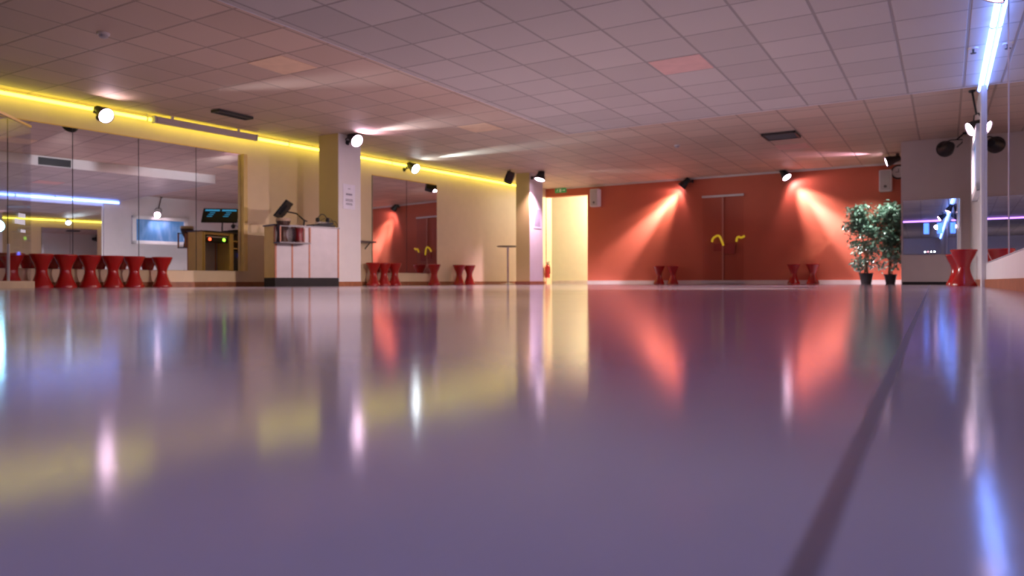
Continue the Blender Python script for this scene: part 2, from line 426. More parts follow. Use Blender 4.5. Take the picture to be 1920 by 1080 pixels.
# ------------------------------------------------------------------ light tubes
def tube_light(name, p0, p1, r, m, mc, label, seg_len=2.2, nor=(0, 0, 1), stand=0.05):
    p0, p1 = Vector(p0), Vector(p1); L = (p1 - p0).length; d = (p1 - p0).normalized()
    t = thing(name, p0, label, 'light tube')
    MB().tube([d * 0.02, d * (L - 0.02)], r, 12).build('tube', m, t, True)
    n = max(1, round(L / seg_len)); nv = Vector(nor)
    for k in range(n + 1):
        q = d * (L * k / n)
        MB().cone(q + d * -0.012, q + d * 0.012, r * 1.25, r * 1.25, 16).cone(q, q + nv * stand, 0.008, 0.008, 8).build('clip', mc, t, True)
    return t
tube_light('light_tube', lp(-1.0, 0.12, 2.585), lp(17.2, 0.12, 2.585), 0.024, M_yt, M_alu, 'long glowing yellow tube under the ceiling along the left wall', 2.6, (0, 0, 1), 0.078)
tube_light('light_tube', (RW(10.6) - 0.04, 10.6, 2.40), (RW(-15.5) - 0.04, -15.5, 2.40), 0.024, M_bt, M_alu, 'long glowing blue tube along the top of the right wall', 2.6, (0, 0, 1), 0.0635)
tube_light('light_tube', (-6.5, -2.0, 2.40), (0.30, -2.0, 2.40), 0.022, M_pt, M_alu, 'purple glowing tube under the ceiling, seen only in mirrors', 2.3, (0, 0, 1), 0.0635)

# ------------------------------------------------------------------ mirrors
MZ0, MZ1 = 0.265, 2.285
def mirror_panel(y0, y1, label, group):
    c = lp((y0 + y1) / 2, 0, MZ0); L = (lp(y1) - lp(y0)).length
    t = thing('mirror_panel', c, label, 'mirror', group, LROT)
    MB().box((0.012, 0, (MZ1 - MZ0) / 2), (0.024, L - 0.012, MZ1 - MZ0)).build('glass', M_mirror, t)
    MB().box((0.004, 0, (MZ1 - MZ0) / 2), (0.008, L - 0.001, MZ1 - MZ0)).build('backing', M_black, t)
    MB().box((0.006, 0, (MZ1 - MZ0) + 0.008), (0.03, L - 0.006, 0.016)).build('top_trim', M_gold, t)
    return t
G1 = 'mirror panels on the left wall before the near pillar'
mirror_panel(3.10, 4.05, 'left wall mirror panel out past the glass screen', G1)
mirror_panel(4.05, 4.97, 'left wall mirror panel behind the clear glass screen', G1)
mirror_panel(4.97, 5.78, 'left wall mirror panel just right of the glass screen', G1)
mirror_panel(5.78, 6.72, 'left wall mirror panel reflecting the end of the blue tube', G1)
mirror_panel(6.72, 7.66, 'left wall mirror panel reflecting the white framed screen', G1)
mirror_panel(7.66, 8.48, 'left wall mirror panel reflecting the rear of the disc jockey desk', G1)
struct('trim_mirror_left', MB().prism([tuple(lp(8.485)[:2]), tuple(lp(8.485, 0.11)[:2]), tuple(lp(8.56, 0.11)[:2]), tuple(lp(8.56)[:2])], MZ0, MZ1), M_desk_y)
G2 = 'mirror panels between the two pillars'
mirror_panel(11.55, 12.55, 'narrow mirror panel behind the three red stools', G2)
mirror_panel(12.55, 13.54, 'mirror panel between pillars reflecting a lit spotlight', G2)

def rmirror(y0, y1, label):
    c = Vector((RW((y0 + y1) / 2), (y0 + y1) / 2, 0.27)); L = y1 - y0; h = 2.27 - 0.27
    t = thing('mirror_panel', c, label, 'mirror', 'mirror panels on the right wall', RROT)
    MB().box((-0.008, 0, h / 2), (0.016, L - 0.05, h)).build('glass', M_mirror, t)
    MB().box((-0.010, L / 2 - 0.012, h / 2), (0.020, 0.03, h)).build('edge_trim', M_alu, t)
rmirror(6.62, 10.15, 'tall mirror panel on the right wall, farther one by the red stools')
rmirror(3.1, 6.60, 'tall mirror panel on the right wall at the picture edge, nearer one')
rmirror(-0.4, 3.08, 'tall mirror panel on the right wall beside the camera, out of view')
struct('trim_right_post', MB().prism([(RW(10.2) - 0.045, 10.17), (RW(10.2) + 0.05, 10.17), (RW(10.2) + 0.05, 10.55), (RW(10.2) - 0.045, 10.55)], 0, 2.36), M_white)
# mirror on the return wall
t = thing('wall_mirror', (-0.24, Y_RET - 0.004, 0.555), 'wide low mirror on the pale wall behind the right stools', 'mirror', None, 0.0129)
MB().box((0, -0.010, 0.50), (0.91, 0.02, 1.0)).build('glass', M_mirror, t)
MB().box((0, -0.012, 1.004), (0.93, 0.026, 0.010)).box((0.462, -0.012, 0.5), (0.012, 0.026, 1.0)).build('trim', M_alu, t)

# ------------------------------------------------------------------ red hourglass stools
def make_stool(loc, label, group):
    t = thing('hourglass_stool', loc, label, 'stool', group)
    MB().lathe([(0.0, 0.004), (0.142, 0.0), (0.145, 0.012), (0.128, 0.05), (0.104, 0.10), (0.084, 0.155), (0.073, 0.20), (0.070, 0.235)], seg=48).build('base', M_red, t, True)
    MB().lathe([(0.070, 0.235), (0.076, 0.27), (0.091, 0.315), (0.116, 0.365), (0.134, 0.41), (0.143, 0.435)], seg=48, cap=False).build('upper_cone', M_red, t, True)
    MB().lathe([(0.140, 0.432), (0.148, 0.436), (0.149, 0.452), (0.143, 0.460), (0.10, 0.462), (0.0, 0.462)], seg=48).build('seat', M_red, t, True)
    return t
ST = [
 ((-10.617, 4.918), 'red stool behind the glass screen at the left edge', 'stools under the left mirror'),
 ((-10.585, 5.272), 'red stool just right of the glass screen, second in the row', 'stools under the left mirror'),
 ((-10.558, 5.573), 'third red stool in the row along the left mirror', 'stools under the left mirror'),
 ((-10.529, 5.896), 'middle red stool of the seven along the left mirror', 'stools under the left mirror'),
 ((-10.500, 6.214), 'red stool third from the right end of the left mirror row', 'stools under the left mirror'),
 ((-10.472, 6.522), 'red stool second from the right end of the left mirror row', 'stools under the left mirror'),
 ((-10.433, 6.949), 'red stool at the right end of the left row, standing apart', 'stools under the left mirror'),
 ((-10.035, 11.344), 'red stool right beside the near pillar, first of three', 'stools between the pillars'),
 ((-10.008, 11.641), 'middle red stool of the three by the near pillar', 'stools between the pillars'),
 ((-9.980, 11.948), 'red stool of the three farthest from the near pillar', 'stools between the pillars'),
 ((-9.869, 13.177), 'single red stool at the right edge of the mirror between pillars', 'stools between the pillars'),
 ((-9.791, 14.043), 'left red stool of the pair against the bare cream wall', 'stools between the pillars'),
 ((-9.757, 14.415), 'right red stool of the pair against the bare cream wall', 'stools between the pillars'),
 ((-6.26, 17.80), 'red stool on orange wall left of glass doors, left of its pair', 'stools along the orange wall'),
 ((-5.90, 17.80), 'red stool on orange wall nearest the glass doors, left side', 'stools along the orange wall'),
 ((-3.03, 17.80), 'red stool on orange wall right of glass doors, left of its pair', 'stools along the orange wall'),
 ((-2.62, 17.80), 'red stool on orange wall nearest the potted trees', 'stools along the orange wall'),
 ((0.185, 10.75), 'large looking red stool in front of the right wall post', 'stools by the right wall'),
 ((0.13, 12.75), 'red stool half hidden behind the nearest right stool', 'stools by the right wall'),
]
st0 = make_stool((ST[0][0][0], ST[0][0][1], 0), ST[0][1], ST[0][2])
for (x, y), lab, g in ST[1:]:
    s_ = dup(st0, (x, y, 0), lab, random.uniform(0, 3)); s_['group'] = g

# ------------------------------------------------------------------ high table, ledge
t = thing('bar_table', (-9.37, 15.55, 0), 'tall round bar table on a chrome column before the far pillar', 'table')
MB().lathe([(0, 0.0), (0.21, 0.0), (0.21, 0.012), (0.05, 0.03), (0.03, 0.05), (0, 0.05)]).build('base', M_chrome, t, True)
MB().cone((0, 0, 0.04), (0, 0, 0.93), 0.03, 0.03).build('column', M_chrome, t, True)
MB().lathe([(0, 0.925), (0.24, 0.925), (0.275, 0.935), (0.28, 0.948), (0.27, 0.955), (0, 0.955)]).build('tabletop', M_top, t, True)
t = thing('wall_ledge', lp(11.2, 0, 0.885), 'narrow dark wall ledge between the near pillar and a mirror', 'shelf', None, LROT)
MB().box((0.10, 0.02, 0), (0.20, 0.56, 0.03), bev=0.004).build('board', M_top, t)
for dy in (-0.15, 0.17): MB().tube([(0.0, dy, -0.14), (0.015, dy, -0.12), (0.13, dy, -0.02), (0.15, dy, -0.01)], 0.01, 8).build('bracket', M_black, t, True)

# ------------------------------------------------------------------ disc jockey desk
DANG = math.atan2(0.968, 0.25)
DESK = thing('dj_desk', (-9.26, 8.13, 0), 'pale panelled disc jockey desk with orange edging on a dark plinth', 'desk', None, DANG)
DL, DD, DH = 1.17, 0.38, 1.0
def dpos(x, y, z=0):
    c, s = math.cos(DANG), math.sin(DANG)
    return (-9.26 + c * x - s * y, 8.13 + s * x + c * y, z)
MB().box((DL / 2, DD / 2, 0.07), (DL, DD, 0.14)).build('plinth', M_dark, DESK)
MB().box((0.012, DD / 2, 0.56), (0.024, DD - 0.01, 0.84)).build('side_panel', M_desk_y, DESK)
MB().box((DL - 0.012, DD / 2, 0.56), (0.024, DD - 0.01, 0.84)).build('side_panel', M_desk_y, DESK)
MB().box((0.66, DD / 2 + 0.01, 0.56), (0.03, DD - 0.03, 0.84)).build('divider', M_desk_y, DESK)
for x0, x1 in ((0.03, 0.285), (0.315, 0.595), (0.625, 1.14)):
    MB().box(((x0 + x1) / 2, 0.010, 0.56), (x1 - x0, 0.02, 0.84)).build('front_panel', M_desk_w, DESK)
for x in (0.012, 0.30, 0.61, 1.156):
    MB().box((x, 0.006, 0.56), (0.028, 0.022, 0.84)).build('edging_strip', M_edge, DESK)
MB().box((DL / 2, DD / 2, 0.99), (DL + 0.03, DD + 0.02, 0.025), bev=0.004).build('worktop', M_top, DESK)
MB().box((0.92, DD / 2 + 0.01, 0.70), (0.50, DD - 0.04, 0.02)).build('inner_shelf', M_desk_y, DESK)
MB().box((0.92, DD / 2 + 0.01, 0.84), (0.50, DD - 0.04, 0.02)).build('inner_shelf', M_desk_y, DESK)
MB().box((0.34, DD - 0.05, 0.955), (0.60, 0.05, 0.045)).build('rear_rail', M_desk_y, DESK)
for x in (0.05, 0.635, 0.69, 1.135):
    MB().box((x, DD - 0.012, 0.56), (0.03, 0.024, 0.84)).build('rear_edging', M_desk_y, DESK)
sh = MB().box((0.24, -0.118, 0.70), (0.54, 0.22, 0.022)).build('display_shelf', M_top, DESK)
for x in (-0.02, 0.50):
    for y in (-0.215, -0.022): MB().box((x, y, 0.83), (0.02, 0.02, 0.25)).build('shelf_post', M_edge, sh)
MB().box((0.24, -0.012, 0.83), (0.52, 0.012, 0.25)).build('shelf_back', M_mesh, sh)
MB().box((0.24, -0.215, 0.962), (0.54, 0.02, 0.016)).build('shelf_rim', M_top, sh)

def on_desk(name, x, y, z, label, cat, rz=0.0, group=None):
    return thing(name, dpos(x, y, z), label, cat, group, DANG + rz)
# drums on the display shelf
t = on_desk('goblet_drum', 0.085, -0.113, 0.712, 'brown goblet drum on the left of the desk display shelf', 'drum')
MB().lathe([(0.0, 0.0), (0.075, 0.0), (0.072, 0.02), (0.055, 0.08), (0.048, 0.14), (0.058, 0.19), (0.085, 0.25), (0.102, 0.31), (0.108, 0.375)]).build('body', M_brown, t, True)
MB().lathe([(0.109, 0.33), (0.113, 0.335), (0.113, 0.375), (0.109, 0.38), (0.0, 0.382)], cap=False).build('drum_head', M_skin, t, True)
rp = MB()
for k in range(18):
    a = 2 * math.pi * k / 18; b = a + math.pi / 18
    rp.tube([(0.114 * math.cos(a), 0.114 * math.sin(a), 0.34), (0.068 * math.cos(b), 0.068 * math.sin(b), 0.20)], 0.003, 6)
rp.tube([(0.062 * math.cos(2 * math.pi * k / 24), 0.062 * math.sin(2 * math.pi * k / 24), 0.195) for k in range(25)], 0.005, 6)
rp.build('rope', M_black, t, True)
t = on_desk('hand_drum', 0.355, -0.125, 0.712, 'small dark red drum on the right of the desk display shelf', 'drum')
MB().lathe([(0.0, 0.0), (0.072, 0.0), (0.072, 0.012), (0.058, 0.09), (0.055, 0.14), (0.060, 0.19), (0.072, 0.25)]).build('body', M_drumred, t, True)
MB().lathe([(0.072, 0.235), (0.076, 0.24), (0.076, 0.262), (0.072, 0.266), (0.0, 0.267)], cap=False).build('drum_head', M_skin, t, True)
MB().lathe([(0.071, 0.012), (0.076, 0.014), (0.076, 0.026), (0.068, 0.028)], cap=False).build('hoop', M_brown, t, True)

# monitor on an arm, tilted back towards the operator
t = on_desk('monitor', 0.54, 0.27, 1.0025, 'black flat monitor tilted back on an arm over the desk', 'monitor')
t.rotation_euler = (0, 0, 0)
nv = Vector((-0.78, -0.62, 0)).normalized(); right = Vector((0, 0, 1)).cross(nv)
tilt = R(38)
nrm = (nv * math.cos(tilt) + Vector((0, 0, 1)) * math.sin(tilt)).normalized(); up = nrm.cross(right)
MR = Matrix((right, up, nrm)).transposed()
pc = Vector((-0.19, -0.13, 0.285))
MB().box(pc, (0.62, 0.34, 0.03), rot=MR, bev=0.006).build('display', M_blackp, t)
MB().box(pc - nrm * 0.03, (0.34, 0.20, 0.04), rot=MR, bev=0.01).build('rear_housing', M_blackp, t)
sc_ = MB()
for sx in (-1, 1): sc_.box(pc + nrm * 0.017 + up * 0.115 + right * (sx * 0.145), (0.25, 0.035, 0.004), rot=MR)
for sx in (-1, 1):
    for k in range(3): sc_.box(pc + nrm * 0.017 + up * (0.055 - 0.045 * k) + right * (sx * 0.14 + 0.02 * k), (0.09, 0.010, 0.004), rot=MR)
sc_.build('screen_image', M_cyan, t)
MB().tube([pc - nrm * 0.05, Vector((-0.02, 0.0, 0.22)), Vector((0.09, 0.05, 0.115)), Vector((0.105, 0.055, 0.10))], 0.012, 8).build('arm', M_black, t, True)
MB().tube([Vector((0.105, 0.055, 0.10)), Vector((0.09, 0.05, 0.0))], 0.014, 8).tube([Vector((0.09, 0.05, 0.115)), Vector((0.15, 0.075, 0.085))], 0.01, 8).build('clamp', M_black, t, True)

# mixer with headphones and cables
t = on_desk('audio_mixer', 0.93, 0.19, 1.0025, 'flat black audio mixer at the pillar end of the desk', 'mixer')
wed = MB().box((0.0, 0.0, 0.02), (0.42, 0.26, 0.04), bev=0.006).box((0.05, 0.0, 0.055), (0.28, 0.22, 0.04), rot=Matrix.Rotation(R(-7), 3, 'Y'), bev=0.006)
wed.build('body', M_blackp, t)
for i in range(6):
    for j in range(3): MB().cone((-0.06 + 0.045 * i, -0.07 + 0.06 * j, 0.072), (-0.06 + 0.045 * i, -0.07 + 0.06 * j, 0.092), 0.010, 0.008, 10).build('knob', M_alu, t, True)
t = on_desk('headphones', 0.97, 0.19, 1.098, 'black headphones lying on the audio mixer', 'headphones')
MB().tube([(0.095 * math.cos(a), 0.02 * math.sin(2 * a), 0.03 + 0.105 * math.sin(a)) for a in [math.pi * k / 20 for k in range(21)]], 0.009, 8).build('headband', M_black, t, True)
for sx in (-1, 1): MB().lathe([(0, -0.02), (0.035, -0.02), (0.042, -0.008), (0.042, 0.012), (0.03, 0.02), (0, 0.02)], (sx * 0.095, 0, 0.035), (1, 0, 0), 20).build('ear_cup', M_black, t, True)
t = on_desk('cable', 1.08, 0.12, 1.0025, 'thin black cable looping off the right end of the desk', 'cable')
MB().tube([(-0.05, 0.02, 0.090), (0.0, -0.01, 0.12), (0.08, -0.02, 0.11), (0.125, -0.03, 0.05), (0.13, -0.03, -0.03), (0.118, -0.03, -0.09), (0.105, -0.03, -0.11)], 0.004, 6).tube([(-0.2, 0.03, 0.085), (-0.16, 0.0, 0.13), (-0.08, -0.02, 0.17), (0.0, -0.03, 0.14), (0.03, -0.03, 0.092)], 0.004, 6).build('cord', M_black, t, True)
# gear in the rear bays
t = on_desk('cd_player', 0.34, 0.31, 0.80, 'black twin disc player with green and red lights at desk rear', 'disc player')
MB().box((0, -0.05, 0.06), (0.51, 0.20, 0.12), bev=0.004).build('case', M_blackp, t)
MB().cone((0.16, 0.045, 0.05), (0.16, 0.06, 0.05), 0.028, 0.028, 16).build('green_light', M_green_led, t, True)
MB().cone((-0.16, 0.045, 0.05), (-0.16, 0.06, 0.05), 0.026, 0.026, 16).build('red_light', M_red_led, t, True)
MB().box((0.0, 0.052, 0.095), (0.46, 0.006, 0.02)).build('fader_strip', M_alu, t)
t = on_desk('amplifier', 0.92, 0.20, 0.145, 'black rack amplifier with a blue light at desk rear', 'amplifier')
MB().box((0, 0, 0.26), (0.42, 0.28, 0.52), bev=0.005).build('case', M_black, t)
MB().cone((-0.02, 0.14, 0.44), (-0.02, 0.155, 0.44), 0.035, 0.035, 16).build('blue_light', M_blue_led, t, True)

# ------------------------------------------------------------------ spotlights
def par_lamp(lens, aim, mount, label, m_lens, r=0.105, col=(1.0, 0.80, 0.90), watt=SPOT_W, cone=62, blend=0.85, length=0.26, extra=None, group='stage spotlights'):
    lens = Vector(lens); d = Vector(aim).normalized(); t = thing('spotlight', lens, label, 'spotlight', group)
    MB().lathe([(0.0, -length), (r * 0.45, -length), (r * 0.62, -length * 0.9), (r * 0.72, -length * 0.55), (r * 0.98, -length * 0.30), (r * 1.04, 0.012), (r * 1.10, 0.014), (r * 1.10, -0.01), (r * 1.0, -0.012), (r * 0.94, -length * 0.3)], (0, 0, 0), d, 32, cap=False).build('housing', M_black, t, True)
    MB().lathe([(r * 1.0, -0.004), (r * 0.8, 0.008), (r * 0.4, 0.016), (0.0, 0.019)], (0, 0, 0), d, 32, cap=False).build('lens', m_lens, t, True)
    side = d.cross(Vector((0, 0, 1))); side = side.normalized() if side.length > 0.1 else Vector((1, 0, 0))
    mt = Vector(mount) - lens; pv = -d * (length * 0.45)
    top = pv + (mt - pv).normalized() * min((mt - pv).length * 0.6, r + 0.07)
    yk = MB()
    yk.tube([pv + side * (r * 1.12), pv + side * (r * 1.12) + (top - pv) * 0.6, pv + side * (r * 0.7) + (top - pv), top, pv - side * (r * 0.7) + (top - pv), pv - side * (r * 1.12) + (top - pv) * 0.6, pv - side * (r * 1.12)], 0.010, 8)
    yk.build('yoke', M_black, t, True)
    MB().tube([top, mt], 0.014, 8).cone(mt - (mt - top).normalized() * 0.02, mt, 0.04, 0.045, 16).build('mount', M_black, t, True)
    ld = bpy.data.lights.new('spot_beam', 'SPOT'); lo = bpy.data.objects.new('spot_beam', ld); COL.objects.link(lo)
    ld.energy = watt; ld.color = col; ld.spot_size = R(cone); ld.spot_blend = blend; ld.shadow_soft_size = 0.06
    lo.parent = t; lo.location = d * 0.06; lo.rotation_euler = d.to_track_quat('-Z', 'Y').to_euler()
    if extra:
        for (w2, c2, cn2, bl2, aim2) in extra:
            l2 = bpy.data.lights.new('spot_spill', 'SPOT'); o2 = bpy.data.objects.new('spot_spill', l2); COL.objects.link(o2)
            l2.energy = w2; l2.color = c2; l2.spot_size = R(cn2); l2.spot_blend = bl2; l2.shadow_soft_size = 0.05
            d2 = Vector(aim2).normalized()
            o2.parent = t; o2.location = d * 0.06; o2.rotation_euler = d2.to_track_quat('-Z', 'Y').to_euler()
    return t
PINK = (1.0, 0.71, 0.77); CREAMY = (1.0, 0.80, 0.70); COOL = (0.78, 0.92, 1.0)
# left side
par_lamp((-10.18, 5.93, 2.42), (0.88, 0.02, -0.47), lp(6.15, 0.0, 2.50), 'lit round spotlight on the left wall in front of the yellow tube', M_lens, 0.10, PINK, cone=66,
         extra=[(1100, (0.90, 0.88, 1.0), 16, 1.0, (0.95, 0.28, 0.015)), (14, PINK, 100, 1.0, (0.4, -0.1, 0.9))])
par_lamp((-8.84, 9.58, 2.53), (0.86, -0.20, -0.50), (-9.11, 9.62, 2.53), 'lit round spotlight fixed to the near pillar', M_lens, 0.105, PINK, cone=66,
         extra=[(300, (0.92, 0.88, 1.0), 36, 1.0, (1.0, 0.04, 0.06)), (50, (1.0, 0.6, 0.85), 110, 1.0, (0.6, 0.1, 0.6))])
par_lamp((-9.74, 12.36, 2.48), (0.86, -0.10, -0.50), lp(12.5, 0.0, 2.52), 'lit spotlight on the wall above the mirror between the pillars', M_lensc, 0.10, COOL, cone=66,
         extra=[(750, (0.70, 0.92, 1.0), 22, 1.0, (1.0, -0.06, 0.15)), (25, COOL, 80, 1.0, (0.8, 0.0, 0.35))])
par_lamp((-8.22, 15.10, 2.47), (-0.10, -0.30, -0.95), (-8.52, 15.25, 2.55), 'lit spotlight under the ceiling washing down the far pillar', M_lens, 0.115, (1.0, 0.60, 0.82), watt=20, cone=80,
         extra=[(420, (1.0, 0.62, 0.85), 80, 1.0, (-0.22, 0.16, -0.95)), (250, COOL, 30, 1.0, (0.84, 0.53, 0.04))])
# orange wall
par_lamp((-5.72, 17.97, 2.46), (-0.70, -0.05, -0.71), (-5.47, 18.09, 2.58), 'black spotlight on orange wall beaming down to the left', M_lens, 0.10, (1.0, 0.80, 0.76), watt=2, cone=26, blend=1.0,
         extra=[(2600, (1.0, 0.86, 0.98), 26, 1.0, (-0.70, 0.035, -0.71)), (600, (1.0, 0.78, 0.76), 60, 1.0, (-0.66, 0.03, -0.75)), (26, (1.0, 0.62, 0.70), 128, 0.4, (-0.62, 0.0, -0.78))])
par_lamp((-3.20, 17.93, 2.49), (0.55, -0.32, -0.77), (-3.32, 18.09, 2.60), 'lit spotlight on orange wall beaming down towards the potted trees', M_lens, 0.10, (1.0, 0.72, 0.72), watt=2, cone=28, blend=1.0,
         extra=[(2600, (1.0, 0.86, 1.0), 26, 1.0, (0.66, 0.04, -0.75)), (800, (1.0, 0.78, 0.82), 60, 1.0, (0.62, 0.03, -0.78)), (40, (1.0, 0.60, 0.70), 132, 0.4, (0.62, 0.0, -0.78))])
# right side
par_lamp((-1.05, 16.75, 2.50), (-0.88, -0.10, -0.26), (-0.85, 16.8, 2.66), 'unlit looking black spotlight at the corner by the potted trees', M_lens, 0.10, PINK, watt=60, cone=70,
         extra=[(240, (0.95, 1.0, 0.95), 64, 1.0, (-0.35, 0.80, -1.15)), (160, (1.0, 0.55, 0.85), 40, 1.0, (-0.80, -0.45, 0.18))])  # first spill spot is added to light the tree fronts
par_lamp((-0.02, 15.02, 2.40), (-0.30, 0.94, -0.02), (0.28, 15.02, 2.66), 'black round backed spotlight high before the pale return wall', M_blackp, 0.13, PINK, watt=0.0)
par_lamp((0.275, 11.65, 2.12), (-0.84, -0.36, -0.46), (0.30, 11.78, H_OUT), 'lit pink spotlight hanging on a rod by the right wall', M_lens, 0.085, PINK, cone=66,
         extra=[(150, PINK, 130, 0.8, (0.35, 0.30, -0.85))])
par_lamp((0.275, 6.20, 2.085), (-0.45, 0.05, -0.89), (0.28, 6.22, H_RAFT), 'pink spotlight at the top edge beside the blue tube', M_lens, 0.085, CREAMY, watt=60, cone=60, length=0.22,
         extra=[(1150, CREAMY, 66, 0.85, (-0.90, 0.30, -0.48))])
# unseen fill lamps, added to light the floor and the back wall
par_lamp((0.15, 1.2, 2.25), (-0.86, 0.10, -0.55), (0.25, 1.2, H_RAFT), 'fill spotlight added on the right wall side near the camera, unseen', M_lens, 0.10, CREAMY, watt=350, cone=70)
par_lamp((0.15, -3.6, 2.25), (-0.30, 0.80, -0.52), (0.25, -3.6, H_RAFT), 'fill spotlight added behind the bar lamps for the near floor, unseen', M_lens, 0.10, (0.95, 0.82, 0.95), watt=260, cone=50)
par_lamp((-3.0, -9.0, 2.25), (0.1, -0.6, -0.75), (-3.0, -9.0, H_RAFT), 'ceiling spotlight added far behind the camera to light the back wall', M_lens, 0.10, CREAMY, watt=700, cone=100)

# ------------------------------------------------------------------ loudspeakers
t = thing('loudspeaker', (-8.72, 14.55, 2.48), 'black loudspeaker hanging tilted from the ceiling before the far pillar', 'loudspeaker')
sr = Matrix.Rotation(R(25), 3, 'Z') @ Matrix.Rotation(R(20), 3, 'Y') @ Matrix.Rotation(R(-14), 3, 'X')
MB().box((0, 0, 0), (0.18, 0.20, 0.25), rot=sr, bev=0.01).build('cabinet', M_blackp, t)
MB().box(sr @ Vector((0.02, -0.102, 0)), (0.13, 0.008, 0.21), rot=sr).build('grille', mat('brown_grille', (0.05, 0.03, 0.03), 0.6), t)
MB().tube([(0.0, 0.02, 0.08), (0.0, 0.02, 0.184)], 0.015, 8).build('bracket', M_black, t)
def wall_speaker(x, z, label):
    t = thing('wall_speaker', (x, Y_FAR, z), label, 'loudspeaker', 'white speakers on the orange wall')
    MB().box((0, -0.10, 0), (0.25, 0.20, 0.47), bev=0.015).build('cabinet', M_spk, t)
    MB().box((0, -0.203, 0.0), (0.20, 0.008, 0.42)).build('grille', M_grill, t)
    MB().cone((0.0, -0.205, -0.13), (0.0, -0.212, -0.13), 0.032, 0.03, 16).build('badge', M_ventl, t)
wall_speaker(-8.10, 2.31, 'white wall loudspeaker right of the corridor doorway')
wall_speaker(-1.15, 2.265, 'white wall loudspeaker above the potted trees')
t = thing('wall_clock', (-0.90, Y_FAR, 2.45), 'round dark rimmed wall clock half hidden by the return wall', 'clock')
MB().lathe([(0.125, 0), (0.155, 0.0), (0.155, 0.05), (0.14, 0.06), (0.125, 0.05)], (0, 0, 0), (0, -1, 0), cap=False).build('rim', M_vent, t, True)
MB().lathe([(0, 0.02), (0.128, 0.02), (0.128, 0.03), (0, 0.03)], (0, 0, 0), (0, -1, 0)).build('dial', M_spk, t, True)
MB().box((0.0, -0.034, 0.035), (0.010, 0.004, 0.08)).box((-0.03, -0.034, 0.0), (0.06, 0.004, 0.010)).build('hands', M_black, t)

# ------------------------------------------------------------------ exit sign, notices, extinguisher
t = thing('exit_sign', (-9.18, Y_FAR, 2.59), 'green emergency exit sign over the corridor doorway', 'exit sign')
MB().box((0, -0.02, 0), (0.34, 0.04, 0.125), bev=0.004).build('panel', M_green, t)
pic = MB()
yy = -0.042
pic.box((-0.005, yy, 0.0), (0.055, 0.004, 0.088))
pic.box((0.085, yy, 0.0), (0.07, 0.004, 0.018)); pic.quad((0.115, yy, 0.03), (0.15, yy, 0.0), (0.115, yy, -0.03))
pic.cone((-0.085, yy - 0.002, 0.035), (-0.085, yy + 0.002, 0.035), 0.012, 0.012, 12)
for a, b in (((-0.09, 0.02), (-0.10, -0.012)), ((-0.10, -0.012), (-0.075, -0.04)), ((-0.10, -0.012), (-0.13, -0.03)), ((-0.092, 0.015), (-0.065, 0.005)), ((-0.092, 0.015), (-0.12, 0.008))):
    pic.tube([(a[0], yy, a[1]), (b[0], yy, b[1])], 0.005, 6)
pic.build('running_figure', M_signw, t)

def notice(loc, rz, w, h, rows, label):
    t = thing('notice', loc, label, 'notice', None, rz)
    MB().box((0, -0.004, 0), (w, 0.008, h)).build('sheet', M_paper, t)
    b = MB()
    for k, (z, ww, hh) in enumerate(rows):
        n = max(3, int(ww / 0.022)); x = -ww / 2
        while x < ww / 2 - 0.008:
            l = random.uniform(0.012, 0.035); l = min(l, ww / 2 - x)
            b.box((x + l / 2, -0.0095, z), (l, 0.003, hh)); x += l + 0.008
    b.build('lettering', M_ink, t)
notice((-9.11, 9.66, 1.58), R(90), 0.30, 0.44, [(0.14, 0.06, 0.012), (0.04, 0.15, 0.030), (-0.05, 0.18, 0.014), (-0.075, 0.18, 0.014), (-0.12, 0.16, 0.012), (-0.14, 0.16, 0.012)], 'white notice with a few printed lines on the near pillar')
notice((-8.52, 15.52, 1.60), R(90), 0.36, 0.48, [(0.20 - 0.035 * k, 0.30, 0.020) for k in range(12)], 'densely printed notice sheet on the pink lit far pillar')

t = thing('fire_extinguisher', (-9.10, 18.02, 0.20), 'red fire extinguisher partly hidden behind the far pillar', 'fire extinguisher')
t.location = (-9.57, 18.02, 0.17)
MB().lathe([(0, 0), (0.065, 0.0), (0.072, 0.012), (0.072, 0.30), (0.055, 0.345), (0.025, 0.365), (0, 0.365)], seg=28).build('cylinder', M_ext, t, True)
MB().cone((0, 0, 0.36), (0, 0, 0.40), 0.022, 0.018).box((0.02, 0, 0.42), (0.11, 0.022, 0.012)).box((0.02, 0, 0.445), (0.12, 0.022, 0.010), rot=Matrix.Rotation(R(-12), 3, 'Y')).build('valve', M_black, t)
MB().tube([(0.02, -0.02, 0.40), (0.07, -0.03, 0.38), (0.095, -0.03, 0.30), (0.10, -0.03, 0.18), (0.095, -0.03, 0.12)], [0.011, 0.011, 0.011, 0.013, 0.02], 8).build('hose', M_black, t, True)
MB().box((0, 0.055, 0.2), (0.10, 0.06, 0.02)).build('bracket', M_alu, t)

